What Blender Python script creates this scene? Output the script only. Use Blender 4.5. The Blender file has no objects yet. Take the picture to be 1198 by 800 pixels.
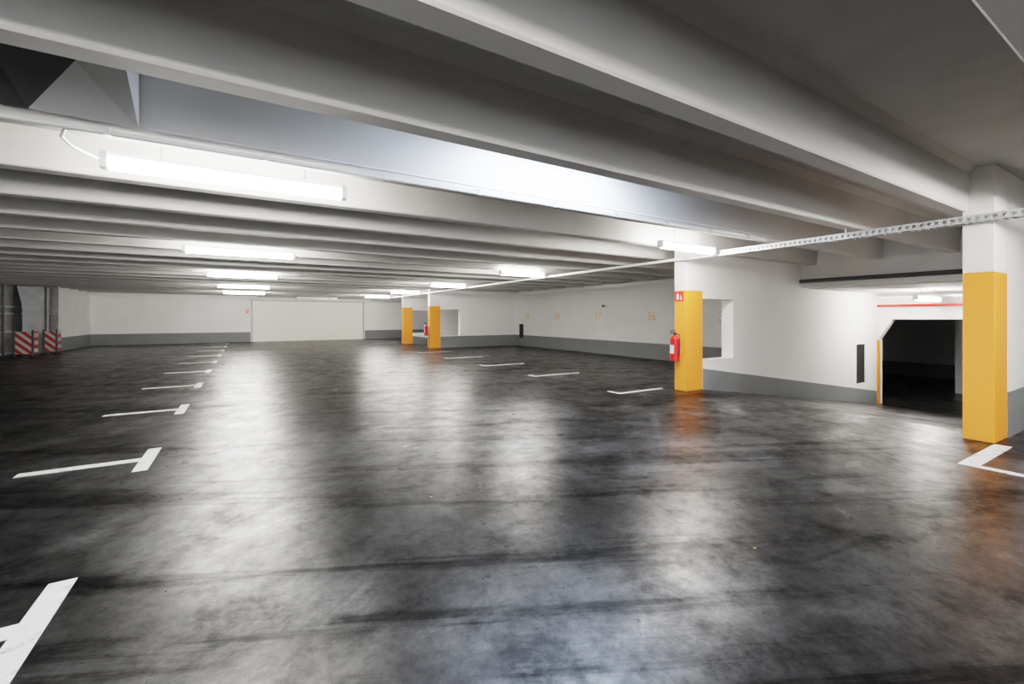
import bpy, math, random
from mathutils import Vector
random.seed(4)
S = bpy.context.scene

# ---------------------------------------------------------------- materials
def new_mat(name):
    m = bpy.data.materials.new(name); m.use_nodes = True
    nt = m.node_tree
    return m, nt, nt.nodes["Principled BSDF"]

def simple(name, col, rough=0.6, metal=0.0, var=0.0, scale=6.0, bump=0.0, bscale=60.0):
    m, nt, b = new_mat(name)
    b.inputs["Base Color"].default_value = (*col, 1)
    b.inputs["Roughness"].default_value = rough
    b.inputs["Metallic"].default_value = metal
    tc = nt.nodes.new("ShaderNodeTexCoord")
    if var > 0:
        n = nt.nodes.new("ShaderNodeTexNoise"); n.inputs["Scale"].default_value = scale
        n.inputs["Detail"].default_value = 4
        nt.links.new(tc.outputs["Object"], n.inputs["Vector"])
        r = nt.nodes.new("ShaderNodeValToRGB")
        r.color_ramp.elements[0].position = 0.3; r.color_ramp.elements[1].position = 0.7
        r.color_ramp.elements[0].color = (*[c*(1-var) for c in col], 1)
        r.color_ramp.elements[1].color = (*[min(1, c*(1+var*0.4)) for c in col], 1)
        nt.links.new(n.outputs["Fac"], r.inputs["Fac"])
        nt.links.new(r.outputs["Color"], b.inputs["Base Color"])
    if bump > 0:
        n2 = nt.nodes.new("ShaderNodeTexNoise"); n2.inputs["Scale"].default_value = bscale
        n2.inputs["Detail"].default_value = 3
        nt.links.new(tc.outputs["Object"], n2.inputs["Vector"])
        bp = nt.nodes.new("ShaderNodeBump"); bp.inputs["Strength"].default_value = bump
        bp.inputs["Distance"].default_value = 0.01
        nt.links.new(n2.outputs["Fac"], bp.inputs["Height"])
        nt.links.new(bp.outputs["Normal"], b.inputs["Normal"])
    return m

def emis(name, col, st):
    m, nt, b = new_mat(name)
    b.inputs["Base Color"].default_value = (*col, 1)
    b.inputs["Emission Color"].default_value = (*col, 1)
    b.inputs["Emission Strength"].default_value = st
    return m

WALL = simple("white_wall_paint", (0.85, 0.84, 0.82), 0.8, var=0.05, scale=1.2, bump=0.12, bscale=40)
BEAM = simple("painted_concrete_beam", (0.62, 0.61, 0.59), 0.75, var=0.06, scale=1.5, bump=0.18, bscale=90)
SLAB = simple("painted_concrete_slab", (0.64, 0.63, 0.61), 0.85, var=0.08, scale=2, bump=0.2, bscale=60)
GREY = simple("grey_skirting_paint", (0.19, 0.195, 0.20), 0.6, var=0.08, scale=2)
ORANGE = simple("orange_paint", (0.90, 0.30, 0.03), 0.55, var=0.03, scale=3, bump=0.1)
NUMB = simple("orange_number_paint", (0.86, 0.52, 0.22), 0.6)
DOOR = simple("cream_door_paint", (0.85, 0.82, 0.74), 0.5, var=0.02)
SEAM = simple("door_seam_paint", (0.70, 0.68, 0.61), 0.5)
FRAME = simple("door_frame_paint", (0.45, 0.45, 0.44), 0.5)
STEEL = simple("galvanised_steel", (0.60, 0.61, 0.62), 0.42, 0.45, var=0.2, scale=3)
MSTEEL = simple("weathered_steel", (0.28, 0.28, 0.28), 0.45, 0.4, var=0.3, scale=3)
DSTEEL = simple("dark_steel", (0.10, 0.10, 0.10), 0.5, 0.3, var=0.2)
DARK = simple("painted_slot_shade", (0.012, 0.012, 0.013), 0.8, var=0.1)
BLACK = simple("black_plastic", (0.01, 0.01, 0.01), 0.5)
WHITEP = simple("white_plastic", (0.8, 0.8, 0.8), 0.4)
RED = simple("red_enamel", (0.70, 0.015, 0.01), 0.3)
LOWER = simple("lower_level_paint", (0.75, 0.75, 0.75), 0.8, var=0.1)
LEAF = simple("yellow_leaf", (0.30, 0.22, 0.06), 0.7, var=0.3, scale=30)
TUBE = emis("lamp_diffuser", (1.0, 0.965, 0.91), 72)
DAY = emis("daylight_panel", (0.66, 0.78, 1.0), 60)

def mk_stripes():
    m, nt, b = new_mat("red_white_hazard_stripes")
    N, L = nt.nodes, nt.links
    tc = N.new("ShaderNodeTexCoord"); sp = N.new("ShaderNodeSeparateXYZ"); L.new(tc.outputs["Object"], sp.inputs[0])
    a = N.new("ShaderNodeMath"); a.operation = 'ADD'; L.new(sp.outputs[0], a.inputs[0]); L.new(sp.outputs[2], a.inputs[1])
    c = N.new("ShaderNodeMath"); c.operation = 'MULTIPLY'; L.new(a.outputs[0], c.inputs[0]); c.inputs[1].default_value = 4.2
    d = N.new("ShaderNodeMath"); d.operation = 'FRACT'; L.new(c.outputs[0], d.inputs[0])
    r = N.new("ShaderNodeValToRGB"); r.color_ramp.interpolation = 'CONSTANT'
    r.color_ramp.elements[0].color = (0.32, 0.025, 0.02, 1); r.color_ramp.elements[1].color = (0.42, 0.42, 0.40, 1)
    r.color_ramp.elements[1].position = 0.5
    L.new(d.outputs[0], r.inputs["Fac"]); L.new(r.outputs["Color"], b.inputs["Base Color"])
    return m
STRIPE = mk_stripes()

def mk_paint():
    m, nt, b = new_mat("worn_white_road_paint")
    tc = nt.nodes.new("ShaderNodeTexCoord")
    n = nt.nodes.new("ShaderNodeTexNoise"); n.inputs["Scale"].default_value = 9; n.inputs["Detail"].default_value = 6
    n.inputs["Roughness"].default_value = 0.7
    r = nt.nodes.new("ShaderNodeValToRGB")
    r.color_ramp.elements[0].position = 0.32; r.color_ramp.elements[0].color = (0.25, 0.25, 0.24, 1)
    r.color_ramp.elements[1].position = 0.46; r.color_ramp.elements[1].color = (0.78, 0.78, 0.75, 1)
    nt.links.new(tc.outputs["Object"], n.inputs["Vector"]); nt.links.new(n.outputs["Fac"], r.inputs["Fac"])
    nt.links.new(r.outputs["Color"], b.inputs["Base Color"])
    b.inputs["Roughness"].default_value = 0.5
    return m
PAINT = mk_paint()

def mk_floor():
    m, nt, b = new_mat("dark_coated_asphalt")
    N, L = nt.nodes, nt.links
    tc = N.new("ShaderNodeTexCoord")
    def coords(sx=1, sy=1, rot=0, loc=(0,0,0)):
        m1 = N.new("ShaderNodeMapping"); m1.inputs["Rotation"].default_value = (0, 0, rot); m1.inputs["Location"].default_value = loc
        L.new(tc.outputs["Object"], m1.inputs["Vector"])
        m2 = N.new("ShaderNodeMapping"); m2.inputs["Scale"].default_value = (sx, sy, 1)
        L.new(m1.outputs["Vector"], m2.inputs["Vector"]); return m2.outputs["Vector"]
    def noise(scale, detail, rough, sx=1, sy=1, rot=0, dist=0, loc=(0,0,0)):
        n = N.new("ShaderNodeTexNoise"); n.inputs["Scale"].default_value = scale
        n.inputs["Detail"].default_value = detail; n.inputs["Roughness"].default_value = rough
        n.inputs["Distortion"].default_value = dist
        L.new(coords(sx, sy, rot, loc), n.inputs["Vector"]); return n.outputs["Fac"]
    def ramp(fac, stops):
        r = N.new("ShaderNodeValToRGB"); e = r.color_ramp.elements
        while len(e) < len(stops): e.new(0.5)
        for el, (p, c) in zip(e, stops): el.position = p; el.color = (c, c, c, 1)
        L.new(fac, r.inputs["Fac"]); return r.outputs["Color"]
    def op(a, bb, o="MULTIPLY"):
        x = N.new("ShaderNodeMath"); x.operation = o
        L.new(a, x.inputs[0])
        if isinstance(bb, float): x.inputs[1].default_value = bb
        else: L.new(bb, x.inputs[1])
        return x.outputs[0]
    big = noise(0.6, 8, 0.68, dist=0.25)
    mid = noise(2.6, 9, 0.78, dist=0.1)
    col = op(ramp(big, [(0.40, 0.004), (0.5, 0.010), (0.62, 0.030)]), ramp(mid, [(0.38, 0.35), (0.5, 0.9), (0.63, 2.2)]))
    # rubbed tyre streaks (dark) and pale scuffs in the other direction
    s1 = ramp(noise(0.8, 8, 0.7, 0.22, 2.6, 0.45, 0.1), [(0.52, 1.0), (0.585, 0.35)])
    s2 = ramp(noise(1.2, 7, 0.72, 0.22, 3.2, -0.75, 0.1, (3,5,0)), [(0.54, 1.0), (0.68, 2.8)])
    cr = noise(0.22, 5, 0.5, 0.35, 1.3, 0.20, 0.0, (9,2,0))
    crk = ramp(cr, [(0.4945, 1.0), (0.4975, 0.2), (0.4985, 0.2), (0.5015, 1.0)])
    cr2 = noise(0.35, 7, 0.58, 0.5, 1.6, 0.75, 0.0, (4,1,0))
    crk2 = ramp(cr2, [(0.5465, 1.0), (0.5485, 0.3), (0.5495, 0.3), (0.5515, 1.0)])
    fine = ramp(noise(40, 4, 0.65), [(0.32, 0.55), (0.72, 1.5)])
    cc = op(crk, crk2)
    c = op(op(op(op(col, s1), s2), cc), fine)
    comb = N.new("ShaderNodeCombineColor")
    L.new(c, comb.inputs[0]); L.new(c, comb.inputs[1]); L.new(c, comb.inputs[2])
    L.new(comb.outputs[0], b.inputs["Base Color"])
    rr = op(ramp(big, [(0.32, 0.26), (0.68, 0.35)]), ramp(mid, [(0.36, 1.35), (0.64, 0.85)]))
    L.new(rr, b.inputs["Roughness"])
    sp = op(op(ramp(mid, [(0.38, 0.16), (0.58, 0.62)]), ramp(big, [(0.38, 0.55), (0.58, 1.15)])), op(s1, cc))
    L.new(sp, b.inputs["Specular IOR Level"])
    bp = N.new("ShaderNodeBump"); bp.inputs["Strength"].default_value = 0.3; bp.inputs["Distance"].default_value = 0.004
    L.new(noise(24, 5, 0.7), bp.inputs["Height"]); L.new(bp.outputs["Normal"], b.inputs["Normal"])
    return m
FLOOR = mk_floor()

# ---------------------------------------------------------------- mesh builder
class MB:
    def __init__(s): s.v=[]; s.f=[]; s.m=[]; s.mats=[]; s.sm=[]
    def mi(s, mat):
        if mat not in s.mats: s.mats.append(mat)
        return s.mats.index(mat)
    def poly(s, vs, fs, mat, smooth=False):
        o=len(s.v); s.v+= [tuple(p) for p in vs]
        for f in fs: s.f.append([o+i for i in f]); s.m.append(s.mi(mat)); s.sm.append(smooth)
        return s
    def box(s,x0,x1,y0,y1,z0,z1,mat):
        return s.poly([(x0,y0,z0),(x1,y0,z0),(x1,y1,z0),(x0,y1,z0),(x0,y0,z1),(x1,y0,z1),(x1,y1,z1),(x0,y1,z1)],
          [(3,2,1,0),(4,5,6,7),(0,1,5,4),(1,2,6,5),(2,3,7,6),(3,0,4,7)],mat)
    def prism(s, pts, axis, a, b, mat):
        n=len(pts)
        def P(p,t):
            if axis=='x': return (t,p[0],p[1])
            if axis=='y': return (p[0],t,p[1])
            return (p[0],p[1],t)
        vs=[P(p,a) for p in pts]+[P(p,b) for p in pts]
        fs=[tuple(range(n)),tuple(range(2*n-1,n-1,-1))]+[(i,n+i,n+(i+1)%n,(i+1)%n) for i in range(n)]
        return s.poly(vs,fs,mat)
    def cyl(s,p0,p1,r,mat,seg=14,r1=None):
        p0=Vector(p0);p1=Vector(p1);d=(p1-p0).normalized()
        a=d.orthogonal().normalized();b=d.cross(a)
        if r1 is None: r1=r
        vs=[p0+r*(a*math.cos(t)+b*math.sin(t)) for t in [2*math.pi*i/seg for i in range(seg)]]
        vs+=[p1+r1*(a*math.cos(t)+b*math.sin(t)) for t in [2*math.pi*i/seg for i in range(seg)]]
        s.poly(vs,[(i,(i+1)%seg,seg+(i+1)%seg,seg+i) for i in range(seg)],mat,True)
        s.poly(vs[:seg],[tuple(range(seg-1,-1,-1))],mat); s.poly(vs[seg:],[tuple(range(seg))],mat)
        return s
    def tube(s,pts,r,mat,seg=8):
        for a,b in zip(pts[:-1],pts[1:]): s.cyl(a,b,r,mat,seg)
        return s
    def done(s,name,bevel=0,center=True):
        me=bpy.data.meshes.new(name)
        c=Vector((0,0,0))
        if center:
            xs=list(zip(*s.v)); c=Vector([(min(k)+max(k))/2 for k in xs]); c.z=min(xs[2])
        me.from_pydata([tuple(Vector(p)-c) for p in s.v],[],s.f)
        for mt in s.mats: me.materials.append(mt)
        for p,mi,sm in zip(me.polygons,s.m,s.sm): p.material_index=mi; p.use_smooth=sm
        me.update()
        import bmesh
        bm=bmesh.new(); bm.from_mesh(me); bmesh.ops.recalc_face_normals(bm,faces=bm.faces); bm.to_mesh(me); bm.free()
        o=bpy.data.objects.new(name,me); o.location=c; S.collection.objects.link(o)
        if bevel:
            md=o.modifiers.new("bevel","BEVEL"); md.width=bevel; md.segments=2; md.limit_method='ANGLE'
        return o

# ---------------------------------------------------------------- dimensions (metres)
XL, XR = -9.0, 10.4
YN, YB = -6.0, 26.0
ZC, ZB = 2.77, 2.33
PX = 6.32
RAMPS = [(1.24, 1.47, 4.80, 5.03), (16.80, 17.03, 20.3, 20.53)]
RX0, RX1, RZ = 6.75, 14.0, -1.0

f=MB()
f.box(XL-0.2,RX0,YN-0.2,YB+0.2,-0.25,0,FLOOR)
f.box(RX0,XR+0.2,YN-0.2,1.355,-0.25,0,FLOOR)
f.box(RX0,XR+0.2,4.915,16.915,-0.25,0,FLOOR)
f.box(RX0,XR+0.2,20.4,YB+0.2,-0.25,0,FLOOR)
f.done("floor",center=False)
MB().box(XL-0.2,XR+0.2,YN-0.2,YB+0.2,ZC,ZC+0.2,SLAB).done("ceiling")
ys=[-4.9,-3.85,-2.8,-1.75,-0.65,0.40,1.51,2.46,3.48,4.58]
y=5.63
while y<YB-0.3: ys.append(y); y+=1.05
for y in ys:
    b=MB()
    b.prism([(y-0.075,ZB+0.012),(y-0.063,ZB),(y+0.063,ZB),(y+0.075,ZB+0.012),(y+0.10,ZC-0.06),(y+0.16,ZC),(y-0.16,ZC),(y-0.10,ZC-0.06)],'x',XL,10.1,BEAM)
    b.done("ceiling_beam")

MB().box(XL-0.2,XL,YN-0.2,22.0,0,ZC,WALL).done("wall_left")
MB().box(-6.03,-5.83,22.2,YB,0,ZC,WALL).box(XL,-5.83,22.0,22.2,0,ZC,MSTEEL).done("wall_left_recess")
MB().box(-5.83,-5.815,22.2,YB,0,0.5,GREY).done("baseboard_left")
MB().box(-6.03,XR+0.2,YB,YB+0.2,0,ZC,WALL).done("wall_back")
MB().box(-5.81,0.2,YB-0.015,YB,0,0.5,GREY).box(5.85,XR,YB-0.015,YB,0,0.5,GREY).done("baseboard_back")
# unseen near wall; wide opening added to let world light in as fill
MB().box(XL-0.2,-7.5,YN-0.2,YN,0,ZC,WALL).box(9.5,XR+0.2,YN-0.2,YN,0,ZC,WALL).box(-7.5,9.5,YN-0.2,YN,2.5,ZC,WALL).box(0.8,1.2,YN-0.2,YN,0,2.5,WALL).done("wall_near")
w=MB()
for a,b_ in [(YN,1.24),(5.03,16.8),(20.53,YB)]: w.box(XR,XR+0.2,a,b_,0,ZC,WALL)
w.done("wall_right")
w=MB()
for a,b_ in [(YN,1.24),(5.03,16.8),(20.53,YB)]: w.box(XR-0.015,XR,a,b_,0,0.47,GREY)
w.done("baseboard_right")

for ri,(a0,a1,b0,b1) in enumerate(RAMPS):
    MB().prism([(RX0,0),(RX1,RZ),(RX1+0.2,RZ),(RX1+0.2,RZ-0.3),(RX1,RZ-0.3),(RX0,-0.25)],'y',a1-0.11,b0+0.11,FLOOR).done("ramp_floor",center=False)
    for k,(y0,y1) in enumerate([(a0,a1),(b0,b1)]):
        MB().box(PX,6.77,y0,y1,0,1.70,ORANGE).box(PX,6.77,y0,y1,1.70,ZC,WALL).done("concrete_pillar",bevel=0.008)
        w=MB()
        if (ri,k) in [(0,1),(1,0),(1,1)]:
            zb,zt=0.50,1.57
            w.box(6.77,7.66,y0,y1,-0.5,zb,WALL).box(6.77,7.66,y0,y1,zt,ZC,WALL)
            x0=7.66
        else: x0=6.77
        if (ri,k)==(0,1):
            w.box(x0,12.7,y0,y1,-1.2,ZC,WALL).box(12.7,13.2,y0,y1,-1.2,-0.37,WALL).box(12.7,13.2,y0,y1,0.585,ZC,WALL)
            w.box(13.2,14.2,y0,y1,-1.2,ZC,WALL)
            w.box(12.7,13.2,y0+0.02,y1,-0.37,0.585,DARK)  # near-black plate filling the slot, painted shade for its unlit inside
        else:
            w.box(x0,14.2,y0,y1,-1.2,ZC,WALL)
        w.done("wall_ramp_side")
        fy = (y0-0.012,y0) if k==1 else (y1,y1+0.012)
        MB().prism([(6.77,0),(6.77,0.36),(13.85,RZ+0.36),(13.85,RZ-0.02)],'y',fy[0],fy[1],GREY).done("baseboard_ramp")
        fy = (y1,y1+0.012) if k==1 else (y0-0.012,y0)
        MB().box(6.77,XR-0.015,fy[0],fy[1],0,0.47,GREY).done("baseboard_ramp_outer")
    MB().box(10.1,XR,a1,b0,1.88,ZC,WALL).done("cross_girder")
    MB().box(XR,14.2,a1,b0,1.85,2.05,WALL).done("ceiling_ramp")
    MB().prism([(a1,1.85),(b0,1.85),(b0,0.70),(b0-0.28,1.2),(a1,1.2)],'x',14.0,14.2,WALL).done("wall_portal")
MB().box(13.85,14.02,4.782,4.80,-1.0,0.66,ORANGE).done("trim_orange_strip")
for (a0,a1,b0,b1) in RAMPS:
    l=MB().box(14.2,22,a0-3,b1+3,-1.25,-1.0,FLOOR).box(14.2,22,a0-3,b1+3,1.85,2.0,LOWER)
    l.box(22,22.2,a0-3,b1+3,-1.2,1.9,LOWER).box(14.2,22,a0-3.2,a0-3,-1.2,1.9,LOWER).box(14.2,22,b1+3,b1+3.2,-1.2,1.9,LOWER)
    l.box(14.2,14.3,b1,b1+3,-1.2,1.9,LOWER).box(14.2,14.3,a0-3,a0,-1.2,1.9,LOWER)
    l.box(21.98,22,a0-3,b1+3,-1.0,-0.5,GREY)
    l.box(18.0,18.35,a0+2.76,a0+3.1,-1.0,1.85,LOWER)
    l.done("wall_lower_level")

# ---------------------------------------------------------------- road markings
for i in range(10):
    y=2.52+2.46*i
    MB().box(-0.79,-0.69,y-0.36,y+0.36,0,0.003,PAINT).box(-1.55,-0.79,y-0.05,y+0.05,0,0.003,PAINT).done("parking_bay_marking")
for y in [5.25,7.70,10.0,12.4,14.85]:
    MB().box(5.2,5.28,y-0.04,y+0.26,0,0.003,PAINT).box(5.28,6.25 if y<6 else 6.42,y-0.04,y+0.04,0,0.003,PAINT).done("parking_bay_marking")
MB().box(5.2,5.28,0.2,1.12,0,0.003,PAINT).box(5.2,6.30,1.12,1.24,0,0.003,PAINT).done("parking_bay_marking")
for y in [21.5,23.5]:
    MB().box(5.2,6.42,y-0.05,y+0.05,0,0.003,PAINT).done("parking_bay_marking")

# ---------------------------------------------------------------- lamps
def lamp(x0,x1,y,z,zt):
    m=MB()
    m.box(x0,x1,y-0.035,y+0.035,z+0.03,z+0.055,WHITEP)
    m.box(x0-0.01,x0+0.03,y-0.045,y+0.045,z-0.05,z+0.055,WHITEP).box(x1-0.03,x1+0.01,y-0.045,y+0.045,z-0.05,z+0.055,WHITEP)
    m.cyl((x0+0.03,y,z-0.01),(x1-0.03,y,z-0.01),0.048,TUBE,8)
    for x in (x0+0.3,x1-0.3): m.cyl((x,y,z+0.055),(x,y,zt),0.006,STEEL,6)
    return m.done("fluorescent_lamp")
for y in [-5.3,-0.9,3.84,8.18,12.65,17.1,21.5]: lamp(-0.8,0.7,y,2.275,ZC)
for y in [-4.4,-0.2,4.14,8.6,13.0,17.4,21.8]: lamp(4.9,6.1,y,2.26,ZC)
lamp(12.0,13.4,3.5,1.66,1.85)
MB().box(1.75,3.15,2.80,3.18,ZC-0.035,ZC-0.03,DAY).box(1.70,3.20,2.75,3.23,ZC-0.03,ZC,WHITEP).done("ceiling_light_panel")

# ---------------------------------------------------------------- cables / pipes
t=MB(); X0=6.22; zt=2.19
for sx in (-0.062,0.058):
    t.box(X0+sx,X0+sx+0.004,YN,4.75,zt,zt+0.018,STEEL).box(X0+sx,X0+sx+0.004,YN,4.75,zt+0.055,zt+0.072,STEEL)
y=YN+0.02
while y<4.72:
    t.box(X0-0.058,X0+0.058,y,y+0.03,zt,zt+0.004,STEEL)
    for sx in (-0.062,0.058): t.box(X0+sx,X0+sx+0.004,y,y+0.03,zt+0.018,zt+0.055,STEEL)
    y+=0.06
t.cyl((X0-0.01,YN,zt+0.016),(X0-0.01,4.75,zt+0.016),0.010,WHITEP,8).cyl((X0+0.02,YN,zt+0.016),(X0+0.02,4.75,zt+0.016),0.008,BLACK,8)
for y in [-1.75,0.4,2.46,4.58]: t.cyl((X0,y,zt),(X0,y,ZB+0.005),0.006,STEEL,6)
t.done("cable_tray")
MB().box(X0-0.03,X0+0.03,4.75,YB,zt+0.01,zt+0.05,WHITEP).done("cable_conduit")
c=MB().cyl((-6.0,3.38,2.315),(6.15,3.38,2.315),0.016,WHITEP,8).cyl((-0.5,3.34,2.36),(6.15,3.34,2.36),0.009,WHITEP,8)
x=-5.5
while x<6.1: c.box(x,x+0.03,3.36,3.40,2.298,2.345,STEEL); x+=0.8
c.tube([(-0.8,3.38,2.31),(-0.87,3.41,2.31),(-0.90,3.47,2.28),(-0.88,3.55,2.26),(-0.85,3.66,2.26),(-0.815,3.79,2.27)],0.009,WHITEP)
c.done("lamp_cable_conduit")
MB().cyl((10.0,1.5,2.0),(10.0,4.78,2.0),0.04,DSTEEL).done("drain_pipe")
MB().cyl((13.85,1.5,1.54),(13.85,4.78,1.54),0.028,RED).done("sprinkler_pipe")
MB().cyl((13.6,1.5,1.74),(13.6,4.78,1.74),0.03,WHITEP).done("water_pipe")

# ventilation duct in the rib bay (upper left) with a folded sheet-metal transition piece
d=MB()
d.prism([(2.60,2.58),(3.36,2.37),(3.36,2.74),(2.60,2.74)],'x',-6.0,-1.0,DSTEEL)
A=(-.54,3.36,2.36);B=(-1.0,3.36,2.37);C=(-.74,3.05,2.55);D=(-.50,2.64,2.56);E=(-1.0,2.60,2.58)
A2=(-.54,3.36,2.74);D2=(-.50,2.64,2.74)
d.poly([A,B,C,D,A2,D2],[(0,1,2),(0,2,3),(0,3,5,4)],WHITEP)
d.poly([B,E,D,C],[(0,1,3),(1,2,3)],DSTEEL)
d.done("ventilation_duct")

# ---------------------------------------------------------------- back door
d=MB()
d.box(0.30,5.72,YB-0.06,YB-0.01,0,2.08,DOOR)
for i in range(1,8):
    x=0.30+5.42*i/8
    d.box(x-0.003,x+0.003,YB-0.062,YB-0.055,0,2.08,SEAM)
d.box(0.22,0.30,YB-0.09,YB-0.01,0,2.14,FRAME).box(5.72,5.80,YB-0.09,YB-0.01,0,2.14,FRAME).box(0.22,5.80,YB-0.09,YB-0.01,2.08,2.14,FRAME)
d.done("door_1")
MB().box(2.3,4.3,YB-0.3,YB-0.02,2.18,2.34,STEEL).cyl((0.5,YB-0.1,2.3),(6,YB-0.1,2.3),0.03,STEEL).done("door_drive_unit")
MB().box(0.0,0.12,YB-0.04,YB,1.45,1.7,RED).done("fire_alarm_box")

# ---------------------------------------------------------------- bay numbers
for txt,y in [("35",6.74),("36",9.1),("37",11.45),("38",13.8),("39",15.9)]:
    cu=bpy.data.curves.new("tmp","FONT"); cu.body=txt; cu.size=0.36; cu.align_x='CENTER'; cu.align_y='CENTER'; cu.extrude=0.001
    to=bpy.data.objects.new("tmp",cu); S.collection.objects.link(to)
    bpy.context.view_layer.update()
    me=bpy.data.meshes.new_from_object(to.evaluated_get(bpy.context.evaluated_depsgraph_get()))
    bpy.data.objects.remove(to)
    me.materials.clear(); me.materials.append(NUMB)
    o=bpy.data.objects.new("bay_number",me); S.collection.objects.link(o)
    o.location=(XR-0.003,y,1.27); o.rotation_euler=(math.pi/2,0,-math.pi/2)
MB().cyl((XR,11.1,1.63),(XR-0.06,11.1,1.63),0.07,WHITEP).cyl((XR-0.06,11.1,1.63),(XR-0.10,11.1,1.63),0.045,DSTEEL,12).done("alarm_sounder")
MB().box(XR-0.03,XR,16.2,16.5,0.35,0.95,BLACK).done("vent_grille")

# ---------------------------------------------------------------- extinguishers + signs
def extinguisher(x,y,z):
    m=MB(); r=0.075
    m.cyl((x,y,z),(x,y,z+0.36),r,RED,20).cyl((x,y,z+0.36),(x,y,z+0.42),r,RED,20,0.03)
    m.cyl((x,y,z+0.42),(x,y,z+0.46),0.022,BLACK,12)
    m.box(x-0.10,x+0.02,y-0.012,y+0.012,z+0.46,z+0.475,BLACK).box(x-0.09,x+0.0,y-0.012,y+0.012,z+0.495,z+0.51,BLACK)
    m.tube([(x,y-0.02,z+0.45),(x,y-0.09,z+0.44),(x-0.02,y-0.115,z+0.36),(x-0.02,y-0.11,z+0.18),(x-0.02,y-0.10,z+0.08)],0.010,BLACK)
    m.cyl((x,y,z-0.012),(x,y,z),r*0.96,BLACK,20)
    m.box(x+r-0.01,PX-0.001,y-0.03,y+0.03,z+0.1,z+0.35,STEEL)
    m.box(x-r-0.002,x-r+0.02,y-0.035,y+0.035,z+0.12,z+0.26,WHITEP)
    return m.done("fire_extinguisher")
extinguisher(PX-0.11,4.935,0.52)
extinguisher(PX-0.11,16.93,0.52)
def sign(y,z):
    m=MB().box(PX-0.008,PX,y-0.085,y+0.085,z,z+0.17,RED)
    m.box(PX-0.010,PX-0.007,y+0.005,y+0.045,z+0.03,z+0.12,WHITEP).box(PX-0.010,PX-0.007,y+0.015,y+0.035,z+0.12,z+0.14,WHITEP)
    m.poly([(PX-0.0095,y-0.06,z+0.03),(PX-0.0095,y-0.025,z+0.03),(PX-0.0095,y-0.04,z+0.12)],[(0,1,2)],WHITEP)
    return m.done("fire_extinguisher_sign")
sign(4.93,1.52); sign(16.93,1.5)

# ---------------------------------------------------------------- ducts + barriers far left
def duct(x0,x1,y0,y1,z0,z1,flare,mat):
    m=MB().box(x0,x1,y0,y1,z0,z1-0.7,mat)
    m.poly([(x0,y0,z1-0.7),(x1,y0,z1-0.7),(x1,y1,z1-0.7),(x0,y1,z1-0.7),(x0-flare,y0-0.1,z1),(x1+0.02,y0-0.1,z1),(x1+0.02,y1,z1),(x0-flare,y1,z1)],
      [(0,1,5,4),(1,2,6,5),(2,3,7,6),(3,0,4,7),(4,5,6,7)],mat)
    for z in [z0+0.05,z0+0.75,z0+1.35,z1-0.72]: m.box(x0-0.03,x1+0.03,y0-0.03,y1+0.03,z,z+0.04,STEEL)
    m.cyl((x1+0.06,y0-0.05,0),(x1+0.06,y0-0.05,z1),0.03,DSTEEL,10)
    return m.done("ventilation_shaft_duct")
duct(-6.50,-5.98,21.4,21.85,0,2.3,0.10,STEEL)
duct(-7.6,-6.70,20.5,21.3,0,2.3,0.3,MSTEEL)
def barrier(x,y,w=0.5,h=0.8):
    m=MB()
    m.box(x-w/2,x+w/2,y-0.012,y+0.012,0.10,h,STRIPE)
    for xx in (x-w/2,x+w/2):
        m.box(xx-0.022,xx+0.022,y-0.02,y+0.03,0,h+0.05,DSTEEL).box(xx-0.04,xx+0.04,y-0.15,y+0.15,0,0.05,BLACK)
    m.box(x+w/2-0.012,x+w/2+0.012,y,y+0.4,0.10,h,STRIPE)
    return m.done("striped_barrier")
barrier(-5.90,19.5,0.40,0.80); barrier(-5.66,20.8,0.30,0.78)

g=MB()
g.box(5.76,6.64,5.71,6.39,0,0.004,BLACK)
for i in range(9): g.box(5.82+i*0.088,5.85+i*0.088,5.77,6.33,0.004,0.008,DSTEEL)
g.done("floor_drain_grate")
lv=MB()
for (x,y) in [(4.2,2.7),(2.35,1.35),(1.1,2.9)]:
    a=random.random()*6.28; s=0.012
    pts=[(x+s*math.cos(a+t)*k,y+s*math.sin(a+t)*k,0.003+0.004*(i%2)) for i,(t,k) in enumerate([(0,1.2),(0.9,0.6),(1.8,0.8),(3.1,1.1),(4.2,0.7),(5.3,0.7)])]
    lv.poly(pts,[tuple(range(6))],LEAF)
lv.done("fallen_leaves")

# ---------------------------------------------------------------- world + camera
wd=bpy.data.worlds.new("world"); S.world=wd; wd.use_nodes=True
bg=wd.node_tree.nodes["Background"]
bg.inputs["Color"].default_value=(0.95,0.97,1.0,1); bg.inputs["Strength"].default_value=1.1
cam=bpy.data.cameras.new("camera"); co=bpy.data.objects.new("camera",cam); S.collection.objects.link(co)
co.location=(0,0,1.25); co.rotation_euler=(math.pi/2,0,math.radians(-31.2))
cam.sensor_width=36; cam.lens=514/1198*36; cam.shift_y=-29/1198; cam.clip_start=0.05
S.camera=co
S.view_settings.view_transform='Filmic'
S.view_settings.look='Medium High Contrast'
S.view_settings.exposure=1.2
